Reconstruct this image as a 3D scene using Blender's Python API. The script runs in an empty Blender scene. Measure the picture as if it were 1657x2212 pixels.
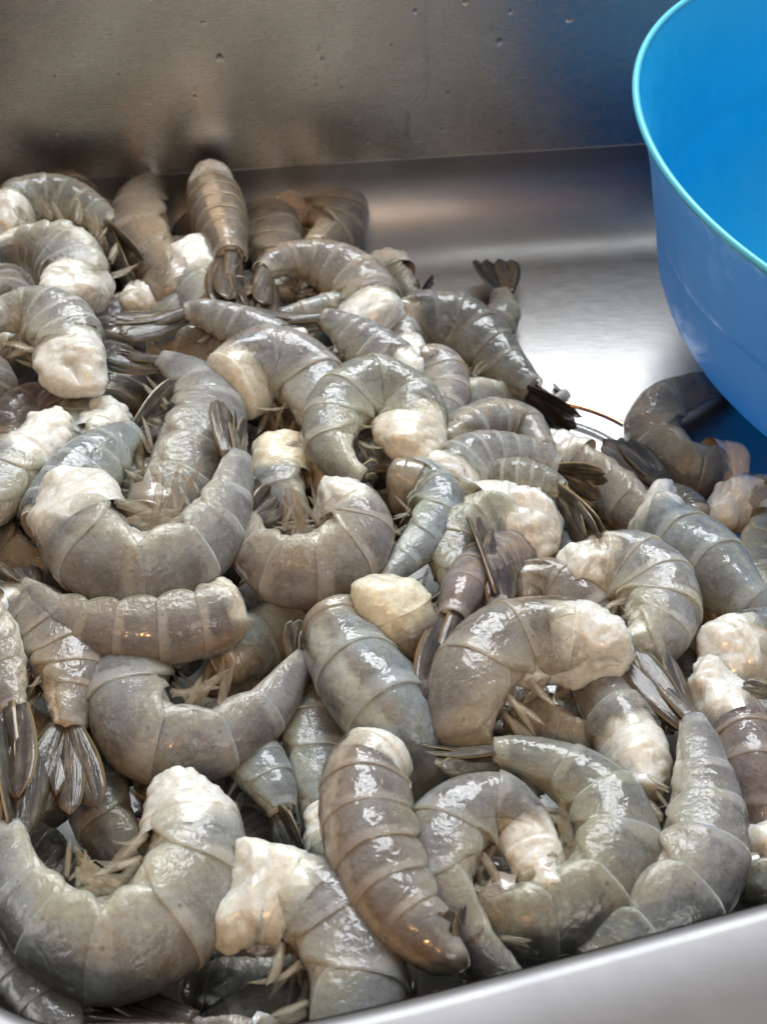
import bpy, math, random
import numpy as np
from mathutils import Vector, noise

rng = random.Random(7)
R = math.radians
sc = bpy.context.scene
col = sc.collection

# ------------------------------------------------------------------ camera
CAM_H = 0.45
FOC = 3039.0                       # focal length in units of the 1657 x 2212 picture
cam_d = bpy.data.cameras.new('camera')
cam = bpy.data.objects.new('camera', cam_d)
col.objects.link(cam)
cam.location = (0, 0, CAM_H)
cam.rotation_euler = (R(45), 0, 0)
cam_d.sensor_fit = 'VERTICAL'
cam_d.sensor_width = cam_d.sensor_height = 32
cam_d.angle = R(40)
cam_d.lens = 16.0 / math.tan(R(20))
cam_d.clip_start = 0.01
cam_d.clip_end = 50
cam_d.dof.use_dof = True
cam_d.dof.focus_distance = 0.47
cam_d.dof.aperture_fstop = 20.0
sc.camera = cam

# ------------------------------------------------------------------ light
world = bpy.data.worlds.new('World')
sc.world = world
world.use_nodes = True
wn = world.node_tree.nodes
wn['Background'].inputs[0].default_value = (0.94, 0.91, 0.88, 1)
wn['Background'].inputs[1].default_value = 0.42

def area(name, loc, target, sx, sy, power, color=(1, 1, 1), spread=180):
    l = bpy.data.lights.new(name, 'AREA')
    l.shape = 'RECTANGLE'; l.size = sx; l.size_y = sy
    l.energy = power; l.color = color; l.spread = R(spread)
    o = bpy.data.objects.new(name, l); col.objects.link(o)
    o.location = loc
    o.rotation_euler = (Vector(target) - Vector(loc)).to_track_quat('-Z', 'Y').to_euler()
    return o

# the kitchen window beyond the sink, panes with bars between them
win_c = Vector((0.10, 1.42, 1.30))
win_t = Vector((0.02, 0.46, 0.03))
q = (win_t - win_c).to_track_quat('-Z', 'Y')
for i in (-1, 0, 1):
    for j in (-0.5, 0.5):
        off = q @ Vector((i * 0.35, j * 0.40, 0))
        o = area('window_pane_light', win_c + off, win_t, 0.31, 0.365, 6.6, (0.91, 0.96, 1.0))
        o.rotation_euler = q.to_euler()
# broad unseen fill light, added behind the camera to lift the shaded sides
area('fill_light', (1.1, -0.9, 1.5), (0.0, 0.45, 0.0), 1.0, 0.7, 9.0, (1.0, 0.97, 0.94))
# warm strip lamp behind the camera
area('warm_strip_lamp', (-0.28, -0.9, 1.58), (0.0, 0.55, 0.0), 0.80, 0.05, 4.0, (1.0, 0.45, 0.14))
# small warm bulbs in a row
for i, dx in enumerate((-0.16, -0.07, 0.05, 0.14)):
    l = bpy.data.lights.new('warm_bulb_light', 'POINT')
    l.energy = 4.0; l.color = (1.0, 0.55, 0.20); l.shadow_soft_size = 0.010
    o = bpy.data.objects.new('warm_bulb_light', l); col.objects.link(o)
    o.location = (-0.25 + dx, -0.55, 1.05 + 0.02 * i)

sc.view_settings.view_transform = 'Standard'
sc.view_settings.look = 'None'
sc.view_settings.exposure = 0.0
sc.view_settings.gamma = 1.0
sc.cycles.use_denoising = True
sc.cycles.max_bounces = 8
sc.cycles.transparent_max_bounces = 8
sc.cycles.caustics_reflective = False
sc.cycles.caustics_refractive = False
sc.cycles.sample_clamp_indirect = 6

# ------------------------------------------------------------------ geometry of the view
C45 = math.sqrt(0.5)
CAM = np.array([0, 0, CAM_H]); AX = np.array([1, 0, 0.])
AF = np.array([0, C45, -C45]); AU = np.array([0, C45, C45])

def ray(x, y):
    return AX * (x - 828.5) / FOC - AU * (y - 1106) / FOC + AF

BOUND = np.array([(-.10, .70), (-.01, .645), (.064, .565), (.113, .483), (.17, .45), (.30, .41), (.6, .35)])

def pile(x, y):
    """height of the heap of shrimp over the floor of the sink"""
    best = 9; side = 1
    for a, b in zip(BOUND[:-1], BOUND[1:]):
        ab = b - a; p = np.array([x, y]) - a
        t = min(1, max(0, p @ ab / (ab @ ab)))
        d = np.hypot(*(p - t * ab))
        if d < best:
            best = d; side = 1 if ab[0] * p[1] - ab[1] * p[0] < 0 else -1
    d = best * side
    return 0.012 + (0.080 * (1 - math.exp(-d / 0.13)) if d > 0 else 0)

def on_pile(x, y, lift=0.0, dz=0.0):
    d = ray(x, y); lo, hi = 0.2, 1.2
    for _ in range(40):
        t = (lo + hi) / 2; p = CAM + d * t
        if p[2] > max(pile(p[0], p[1]) + lift, 0.010): lo = t
        else: hi = t
    return CAM + d * (lo - dz), lo - dz

def on_plane(x, y, z):
    d = ray(x, y); t = (z - CAM_H) / d[2]
    return CAM + d * t

# ------------------------------------------------------------------ materials
def newmat(name):
    m = bpy.data.materials.new(name); m.use_nodes = True
    nt = m.node_tree
    return m, nt, nt.nodes['Principled BSDF'], nt.links

def N(nt, typ, **kw):
    n = nt.nodes.new(typ)
    for k, v in kw.items(): setattr(n, k, v)
    return n

def math_n(nt, op, a, b=None, c=None, clamp=False):
    n = nt.nodes.new('ShaderNodeMath'); n.operation = op; n.use_clamp = clamp
    for i, v in enumerate((a, b, c)):
        if v is None: continue
        if isinstance(v, (int, float)): n.inputs[i].default_value = v
        else: nt.links.new(v, n.inputs[i])
    return n.outputs[0]

def ramp(nt, fac, stops, interp='LINEAR'):
    n = nt.nodes.new('ShaderNodeValToRGB'); n.color_ramp.interpolation = interp
    el = n.color_ramp.elements
    while len(el) < len(stops): el.new(0.5)
    for e, (p, c) in zip(el, stops):
        e.position = p
        e.color = (c, c, c, 1) if isinstance(c, (int, float)) else (*c, 1)
    nt.links.new(fac, n.inputs[0]); return n.outputs[0]

def noise_n(nt, vec, scale, detail=3, rough=.55, dist=0.0):
    n = nt.nodes.new('ShaderNodeTexNoise'); n.inputs['Scale'].default_value = scale
    n.inputs['Detail'].default_value = detail; n.inputs['Roughness'].default_value = rough
    n.inputs['Distortion'].default_value = dist
    if vec is not None: nt.links.new(vec, n.inputs['Vector'])
    return n.outputs['Fac']

def mix(nt, fac, a, b, mode='MIX'):
    n = nt.nodes.new('ShaderNodeMix'); n.data_type = 'RGBA'; n.blend_type = mode
    for s, v in ((0, fac), (6, a), (7, b)):
        if isinstance(v, (int, float)): n.inputs[s].default_value = v
        elif isinstance(v, tuple): n.inputs[s].default_value = (*v, 1)
        else: nt.links.new(v, n.inputs[s])
    return n.outputs[2]

def bump(nt, h, strength, dist, normal=None):
    n = nt.nodes.new('ShaderNodeBump'); n.inputs['Strength'].default_value = strength
    n.inputs['Distance'].default_value = dist; nt.links.new(h, n.inputs['Height'])
    if normal is not None: nt.links.new(normal, n.inputs['Normal'])
    return n.outputs[0]

def wet(nt, bs, coat=1.0, rough=0.035, normal=None):
    bs.inputs['Coat Weight'].default_value = coat
    bs.inputs['Coat Roughness'].default_value = rough
    bs.inputs['Coat IOR'].default_value = 1.45
    if normal is not None: nt.links.new(normal, bs.inputs['Coat Normal'])

def obj_tint(nt):
    n = nt.nodes.new('ShaderNodeObjectInfo'); return n.outputs['Color'], n.outputs['Random'], n.outputs['Alpha']

def make_shell_mat():
    m, nt, bs, L = newmat('shrimp_shell')
    geo = N(nt, 'ShaderNodeNewGeometry').outputs['Position']
    uv = N(nt, 'ShaderNodeUVMap', uv_map='segment')
    sep = N(nt, 'ShaderNodeSeparateXYZ'); L.new(uv.outputs[0], sep.inputs[0])
    t, th = sep.outputs[0], sep.outputs[1]
    ath = math_n(nt, 'ABSOLUTE', th)
    tint, rnd, warm = obj_tint(nt)
    big = noise_n(nt, geo, 95, 4, .6, .6)
    mid = noise_n(nt, geo, 230, 4, .58, 1.0)
    fine = noise_n(nt, geo, 1500, 2, .6)
    c = ramp(nt, mid, [(.30, (.20, .20, .20)), (.44, (.31, .31, .305)), (.56, (.43, .43, .415)), (.70, (.62, .62, .59))])
    c = mix(nt, ramp(nt, big, [(.52, 0.0), (.68, .6)]), c, (.40, .32, .235))
    c = mix(nt, ramp(nt, big, [(.32, .6), (.46, 0.0)]), c, (.40, .44, .45))
    hue = noise_n(nt, geo, 60, 3, .55, .8)
    c = mix(nt, ramp(nt, hue, [(.52, 0.0), (.68, .55)]), c, (.40, .385, .25))
    c = mix(nt, ramp(nt, hue, [(.32, .5), (.46, 0.0)]), c, (.30, .33, .345))
    # pigment speckle, densest across the middle of each segment
    vor = N(nt, 'ShaderNodeTexVoronoi'); vor.inputs['Scale'].default_value = 1250
    L.new(geo, vor.inputs['Vector'])
    spot = ramp(nt, vor.outputs['Distance'], [(.22, 1.0), (.50, 0.0)])
    band = ramp(nt, t, [(.07, 0.0), (.20, .55), (.40, .85), (.76, 1.0), (.81, .35), (.85, 0.0)])
    vside = ramp(nt, math_n(nt, 'ADD', ath, math_n(nt, 'MULTIPLY', math_n(nt, 'SUBTRACT', mid, .5), .25)), [(.42, 1.0), (.58, .25)])
    band = math_n(nt, 'MULTIPLY', band, vside)
    dens = math_n(nt, 'MULTIPLY', band, ramp(nt, math_n(nt, 'ADD', math_n(nt, 'MULTIPLY', big, .5), math_n(nt, 'MULTIPLY', mid, .5)), [(.40, .30), (.56, 1.0)]))
    c = mix(nt, math_n(nt, 'MULTIPLY', spot, math_n(nt, 'MULTIPLY', dens, .5)), c, (.025, .023, .022))
    c = mix(nt, math_n(nt, 'MULTIPLY', dens, .85), c, (.125, .122, .118))
    # clear rear margin and clear dorsal keel
    edge = ramp(nt, math_n(nt, 'ADD', t, math_n(nt, 'MULTIPLY', math_n(nt, 'SUBTRACT', mid, .5), .12)), [(.80, 0.0), (.86, .55), (.95, .5), (.99, .9)])
    c = mix(nt, math_n(nt, 'MULTIPLY', math_n(nt, 'MULTIPLY', edge, .62), ramp(nt, big, [(.35, .3), (.6, 1.0)])), c, (.62, .62, .56))
    scar = noise_n(nt, geo, 130, 3, .6, 1.2)
    c = mix(nt, math_n(nt, 'MULTIPLY', ramp(nt, scar, [(.69, 0.0), (.74, .6)]), ramp(nt, fine, [(.35, .5), (.6, 1.0)])), c, (.035, .034, .038))
    wm = math_n(nt, 'MULTIPLY', warm, ramp(nt, math_n(nt, 'ADD', ath, math_n(nt, 'MULTIPLY', mid, .15)), [(.16, .8), (.27, 0.0)]))
    wm = math_n(nt, 'MULTIPLY', wm, ramp(nt, big, [(.40, .25), (.55, 1.0)]))
    c = mix(nt, wm, c, (.40, .25, .125))
    keel = ramp(nt, ath, [(.012, .6), (.05, 0.0)])
    c = mix(nt, keel, c, (.42, .37, .27))
    side = ramp(nt, math_n(nt, 'ADD', ath, math_n(nt, 'MULTIPLY', mid, .2)), [(.55, 0.0), (.78, .9)])
    c = mix(nt, math_n(nt, 'MULTIPLY', side, .8), c, (.38, .365, .265))
    sa = N(nt, 'ShaderNodeAttribute'); sa.attribute_type = 'OBJECT'; sa.attribute_name = 'stripe'
    wob = math_n(nt, 'ADD', math_n(nt, 'ABSOLUTE', math_n(nt, 'ADD', th, -.03)), math_n(nt, 'MULTIPLY', math_n(nt, 'SUBTRACT', mid, .5), .08))
    c = mix(nt, math_n(nt, 'MULTIPLY', sa.outputs['Fac'], ramp(nt, wob, [(.045, 1.0), (.085, 0.0)])), c, (.60, .56, .46))
    # brown hinge spots on the flanks
    du = math_n(nt, 'MULTIPLY', math_n(nt, 'SUBTRACT', t, .88), 1.0)
    dv = math_n(nt, 'MULTIPLY', math_n(nt, 'SUBTRACT', ath, .47), 1.9)
    dd = math_n(nt, 'SQRT', math_n(nt, 'ADD', math_n(nt, 'MULTIPLY', du, du), math_n(nt, 'MULTIPLY', dv, dv)))
    c = mix(nt, ramp(nt, dd, [(.012, .5), (.036, 0.0)]), c, (.07, .03, .012))
    f2 = noise_n(nt, geo, 620, 4, .7, .4)
    c = mix(nt, ramp(nt, f2, [(.34, .22), (.48, 0.0)]), c, (.10, .095, .09))
    c = mix(nt, ramp(nt, f2, [(.56, 0.0), (.70, .25)]), c, (.62, .61, .57))
    c = mix(nt, 1.0, c, tint, 'MULTIPLY')
    c = mix(nt, 1.0, c, (.88, .90, .945), 'MULTIPLY')
    L.new(c, bs.inputs['Base Color'])
    bs.inputs['Roughness'].default_value = .5
    bs.inputs['Specular IOR Level'].default_value = .12
    bs.inputs['Subsurface Weight'].default_value = .85
    bs.inputs['Subsurface Radius'].default_value = (1.0, .85, .6)
    bs.inputs['Subsurface Scale'].default_value = .007
    w1 = noise_n(nt, geo, 210, 2, .5, .4)
    w2 = noise_n(nt, geo, 900, 2, .5)
    w3 = noise_n(nt, geo, 420, 3, .55, .9)
    h = math_n(nt, 'ADD', math_n(nt, 'MULTIPLY', w1, .0020), math_n(nt, 'MULTIPLY', w2, .00003))
    h = math_n(nt, 'ADD', h, math_n(nt, 'MULTIPLY', math_n(nt, 'MULTIPLY', w3, ramp(nt, ath, [(.30, .06), (.50, 1.0)])), .0011))
    nb2 = bump(nt, h, .36, 1.0)
    L.new(nb2, bs.inputs['Normal'])
    wet(nt, bs, 1.0, .018, nb2)
    # the shell is half clear: let the flesh under it show
    tr = N(nt, 'ShaderNodeBsdfTransparent'); tr.inputs[0].default_value = (.93, .92, .88, 1)
    ms = N(nt, 'ShaderNodeMixShader')
    fa = N(nt, 'ShaderNodeAttribute'); fa.attribute_type = 'OBJECT'; fa.attribute_name = 'front'
    fray = math_n(nt, 'MULTIPLY', fa.outputs['Fac'], ramp(nt, math_n(nt, 'ADD', t, math_n(nt, 'MULTIPLY', math_n(nt, 'SUBTRACT', mid, .5), .8)), [(.12, .85), (.55, 0.0)]))
    clear = math_n(nt, 'SUBTRACT', ramp(nt, mid, [(.36, .20), (.64, .52)]), math_n(nt, 'MULTIPLY', dens, .25), clamp=True)
    clear = math_n(nt, 'MAXIMUM', clear, fray)
    L.new(clear, ms.inputs[0]); L.new(bs.outputs[0], ms.inputs[1]); L.new(tr.outputs[0], ms.inputs[2])
    L.new(ms.outputs[0], nt.nodes['Material Output'].inputs[0])
    return m

def make_meat_mat():
    m, nt, bs, L = newmat('shrimp_meat')
    geo = N(nt, 'ShaderNodeNewGeometry').outputs['Position']
    tint, rnd, warm = obj_tint(nt)
    a = noise_n(nt, geo, 90, 3, .6, .5)
    b = noise_n(nt, geo, 420, 4, .65, .8)
    c = ramp(nt, a, [(.34, (.66, .68, .66)), (.54, (.66, .66, .61)), (.80, (.64, .60, .52))])
    c = mix(nt, ramp(nt, b, [(.35, .8), (.55, 0.0)]), c, (.50, .49, .43))
    c = mix(nt, ramp(nt, b, [(.60, 0.0), (.75, .5)]), c, (.72, .72, .69))
    c = mix(nt, 1.0, c, tint, 'MULTIPLY')
    L.new(c, bs.inputs['Base Color'])
    bs.inputs['Roughness'].default_value = .38
    bs.inputs['Subsurface Weight'].default_value = .85
    bs.inputs['Subsurface Radius'].default_value = (1.0, .8, .55)
    bs.inputs['Subsurface Scale'].default_value = .005
    nb = bump(nt, noise_n(nt, geo, 500, 3, .6, .6), .3, .0005)
    L.new(nb, bs.inputs['Normal'])
    wet(nt, bs, .9, .07, bump(nt, noise_n(nt, geo, 330, 2, .5), .4, .0006))
    return m

def make_body_mat():
    m, nt, bs, L = newmat('shrimp_underside')
    geo = N(nt, 'ShaderNodeNewGeometry').outputs['Position']
    tint, rnd, warm = obj_tint(nt)
    a = noise_n(nt, geo, 300, 4, .6, .8)
    c = ramp(nt, a, [(.32, (.28, .26, .20)), (.5, (.44, .42, .36)), (.68, (.60, .59, .54))])
    c = mix(nt, 1.0, c, tint, 'MULTIPLY')
    L.new(c, bs.inputs['Base Color'])
    bs.inputs['Roughness'].default_value = .4
    bs.inputs['Subsurface Weight'].default_value = .4
    bs.inputs['Subsurface Radius'].default_value = (1.0, .85, .5)
    bs.inputs['Subsurface Scale'].default_value = .003
    nb = bump(nt, noise_n(nt, geo, 380, 3, .6, .6), .7, .0011)
    L.new(nb, bs.inputs['Normal'])
    wet(nt, bs, 1.0, .05, nb)
    return m

def make_fin_mat(name, stops, yellow, rough=.45):
    m, nt, bs, L = newmat(name)
    geo = N(nt, 'ShaderNodeNewGeometry').outputs['Position']
    uv = N(nt, 'ShaderNodeUVMap', uv_map='segment')
    sep = N(nt, 'ShaderNodeSeparateXYZ'); L.new(uv.outputs[0], sep.inputs[0])
    u, v = sep.outputs[0], sep.outputs[1]
    tint, rnd, warm = obj_tint(nt)
    comb = N(nt, 'ShaderNodeCombineXYZ')
    L.new(math_n(nt, 'MULTIPLY', u, 1.2), comb.inputs[0])
    L.new(math_n(nt, 'MULTIPLY', v, 4.0), comb.inputs[1])
    L.new(math_n(nt, 'MULTIPLY', rnd, 40.0), comb.inputs[2])
    st = noise_n(nt, comb.outputs[0], 1.3, 3, .6, .3)
    mo = noise_n(nt, geo, 260, 3, .6)
    f = math_n(nt, 'ADD', math_n(nt, 'MULTIPLY', st, .65), math_n(nt, 'MULTIPLY', mo, .35))
    c = ramp(nt, f, stops)
    av = math_n(nt, 'ABSOLUTE', math_n(nt, 'SUBTRACT', v, .5))
    c = mix(nt, ramp(nt, av, [(.40, 0.0), (.49, .8)]), c, yellow)
    c = mix(nt, 1.0, c, tint, 'MULTIPLY')
    L.new(c, bs.inputs['Base Color'])
    bs.inputs['Roughness'].default_value = rough
    bs.inputs['Specular IOR Level'].default_value = .3
    bs.inputs['Subsurface Weight'].default_value = .15
    bs.inputs['Subsurface Scale'].default_value = .001
    h = math_n(nt, 'ADD', math_n(nt, 'MULTIPLY', st, 1.0), math_n(nt, 'MULTIPLY', mo, .4))
    nb = bump(nt, h, .4, .0009)
    L.new(nb, bs.inputs['Normal'])
    wet(nt, bs, .6, .05, nb)
    return m

M_SHELL = make_shell_mat()
M_MEAT = make_meat_mat()
M_BODY = make_body_mat()
M_TAIL = make_fin_mat('shrimp_tail', [(.34, (.025, .021, .019)), (.50, (.065, .056, .048)), (.60, (.14, .125, .10)), (.70, (.30, .28, .23))], (.36, .28, .12))
M_LEG = make_fin_mat('shrimp_leg', [(.30, (.17, .14, .09)), (.50, (.33, .29, .21)), (.68, (.52, .49, .41))], (.40, .32, .14))

def make_steel(name, base=(.58, .565, .55), rough=.33, grain=1.0):
    m, nt, bs, L = newmat(name)
    geo = N(nt, 'ShaderNodeNewGeometry').outputs['Position']
    mp = N(nt, 'ShaderNodeMapping'); L.new(geo, mp.inputs[0])
    mp.inputs['Rotation'].default_value = (0, 0, R(-7))
    mp.inputs['Scale'].default_value = (1, 12, 22)
    br = noise_n(nt, mp.outputs[0], 60, 4, .7)
    cl = noise_n(nt, geo, 14, 5, .6, .5)
    sp = noise_n(nt, geo, 160, 4, .6, .3)
    c = mix(nt, ramp(nt, cl, [(.40, 0.0), (.62, .45)]), base, tuple(v * .72 for v in base))
    c = mix(nt, ramp(nt, br, [(.35, .22 * grain), (.55, 0.0)]), c, tuple(v * .65 for v in base))
    L.new(c, bs.inputs['Base Color'])
    bs.inputs['Metallic'].default_value = 1.0
    bs.inputs['Anisotropic'].default_value = .0
    r = math_n(nt, 'ADD', math_n(nt, 'MULTIPLY', br, .14 * grain), math_n(nt, 'MULTIPLY', cl, .16))
    r = math_n(nt, 'ADD', r, math_n(nt, 'MULTIPLY', sp, .08))
    L.new(math_n(nt, 'ADD', r, rough - .19), bs.inputs['Roughness'])
    nb = bump(nt, br, .25 * grain, .0002)
    L.new(bump(nt, cl, .10 * grain, .004, nb), bs.inputs['Normal'])
    return m

def see_through(m, f):
    nt = m.node_tree; tr = N(nt, 'ShaderNodeBsdfTransparent'); ms = N(nt, 'ShaderNodeMixShader')
    ms.inputs[0].default_value = f
    nt.links.new(nt.nodes['Principled BSDF'].outputs[0], ms.inputs[1]); nt.links.new(tr.outputs[0], ms.inputs[2])
    nt.links.new(ms.outputs[0], nt.nodes['Material Output'].inputs[0])
see_through(M_LEG, .64)
see_through(M_TAIL, .12)

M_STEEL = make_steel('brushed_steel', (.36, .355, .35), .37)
M_WALL = make_steel('wall_steel', (.66, .61, .56), .27)  # lighter and browner than the basin: warm room reflection put into the steel colour
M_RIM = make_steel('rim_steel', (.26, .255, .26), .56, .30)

def make_plastic(ca, cb):
    m, nt, bs, L = newmat('blue_plastic')
    geo = N(nt, 'ShaderNodeNewGeometry').outputs['Position']
    a = noise_n(nt, geo, 30, 4, .6)
    c = mix(nt, ramp(nt, a, [(.4, 0.0), (.7, .25)]), ca, cb)
    L.new(c, bs.inputs['Base Color'])
    sm = noise_n(nt, geo, 45, 5, .7, 1.5); L.new(ramp(nt, sm, [(.35, .34), (.65, .56)]), bs.inputs['Roughness'])
    bs.inputs['Subsurface Weight'].default_value = .12
    bs.inputs['Subsurface Scale'].default_value = .005
    bs.inputs['Specular IOR Level'].default_value = .8
    L.new(bump(nt, noise_n(nt, geo, 900, 2), .08, .0004), bs.inputs['Normal'])
    tl = N(nt, 'ShaderNodeBsdfTranslucent'); tl.inputs[0].default_value = (.01, .62, 1, 1); ms = N(nt, 'ShaderNodeMixShader')
    ms.inputs[0].default_value = .36
    L.new(bs.outputs[0], ms.inputs[1]); L.new(tl.outputs[0], ms.inputs[2]); L.new(ms.outputs[0], nt.nodes['Material Output'].inputs[0])
    return m
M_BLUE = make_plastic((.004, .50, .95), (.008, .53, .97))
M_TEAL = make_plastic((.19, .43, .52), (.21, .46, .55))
m, nt, bs, L = newmat('pale_blue_rim'); M_BLUERIM = m
bs.inputs['Base Color'].default_value = (.08, .47, .64, 1); bs.inputs['Roughness'].default_value = .4
m, nt, bs, L = newmat('water'); M_WATER = m
bs.inputs['Base Color'].default_value = (1, 1, 1, 1); bs.inputs['Roughness'].default_value = .02
bs.inputs['Transmission Weight'].default_value = 1; bs.inputs['IOR'].default_value = 1.33

# ------------------------------------------------------------------ mesh helpers
def link_mesh(name, V, F, mat, parent=None, uv=None, smooth=True, color=None):
    me = bpy.data.meshes.new(name)
    me.from_pydata([tuple(v) for v in V], [], F)
    me.materials.append(mat)
    if smooth: me.polygons.foreach_set('use_smooth', [True] * len(me.polygons))
    if uv is not None:
        ul = me.uv_layers.new(name='segment')
        idx = np.empty(len(me.loops), dtype=np.int32); me.loops.foreach_get('vertex_index', idx)
        ul.data.foreach_set('uv', np.asarray(uv, dtype=np.float32)[idx].ravel())
    me.update()
    o = bpy.data.objects.new(name, me); col.objects.link(o)
    if parent is not None: o.parent = parent
    if color is not None: o.color = color if len(color) == 4 else (*color, 0)
    return o

def grid_faces(nr, nc, wrap=False):
    F = []
    for i in range(nr - 1):
        for j in range(nc if wrap else nc - 1):
            k = (j + 1) % nc
            F.append((i * nc + j, i * nc + k, (i + 1) * nc + k, (i + 1) * nc + j))
    return F

def tag(o, label, cat, group=None, kind=None):
    o['label'] = label; o['category'] = cat
    if group: o['group'] = group
    if kind: o['kind'] = kind

def norm(v):
    v = np.asarray(v, float); n = np.linalg.norm(v, axis=-1, keepdims=True)
    return v / np.maximum(n, 1e-12)

def catmull(P, n):
    P = np.asarray(P, float)
    Q = np.vstack([2 * P[0] - P[1], P, 2 * P[-1] - P[-2]])
    out = []
    m = len(P) - 1
    for i in range(m):
        p0, p1, p2, p3 = Q[i:i + 4]
        for t in np.linspace(0, 1, n, endpoint=(i == m - 1)):
            out.append(.5 * ((2 * p1) + (-p0 + p2) * t + (2 * p0 - 5 * p1 + 4 * p2 - p3) * t * t + (-p0 + 3 * p1 - 3 * p2 + p3) * t ** 3))
    return np.array(out)

def vnoise(P, scale, seed):
    return np.array([noise.noise(Vector((p[0] * scale + seed, p[1] * scale - seed * .7, p[2] * scale + seed * .3))) for p in P])

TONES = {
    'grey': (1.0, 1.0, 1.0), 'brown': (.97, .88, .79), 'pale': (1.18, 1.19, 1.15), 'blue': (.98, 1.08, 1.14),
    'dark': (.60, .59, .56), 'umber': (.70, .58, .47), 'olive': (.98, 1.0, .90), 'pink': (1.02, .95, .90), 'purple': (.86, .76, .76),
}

def blade(name, base, A, Wd, Nn, L, w, mat, parent, color, point=.5, curve=0.0, thick=.16, n=11, k=7, narrow=.45):
    """a flat but solid fin or leg: A along, Wd across, Nn its upper normal"""
    ts = np.linspace(0, 1, n)
    V = []; UV = []
    for t in ts:
        wt = w * (narrow + (1 - narrow) * math.sin(min(1, t / .62) * math.pi / 2)) * (max(0.0, 1 - ((t - .55) / .45) ** 2) ** point if t > .55 else 1)
        wt = max(wt, w * .05)
        c = base + A * (L * t) + Nn * (curve * L * t * t)
        for j in range(2 * k - 2):
            a = j / (k - 1)
            x = 1 - 2 * a if a <= 1 else -1 + 2 * (a - 1)
            up = 1 if a <= 1 else -1
            h = w * thick * (1 - abs(x) ** 2) + (w * .10 * max(0, 1 - abs(x) * 4) if up > 0 else 0)
            V.append(c + Wd * (x * wt) + Nn * (up * h * (1 - .6 * t)))
            UV.append((t, (x + 1) / 2))
    nc = 2 * k - 2
    F = grid_faces(n, nc, True)
    F.append(tuple(range(nc))[::-1]); F.append(tuple((n - 1) * nc + j for j in range(nc)))
    return link_mesh(name, V, F, mat, parent, UV, color=color)

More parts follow.
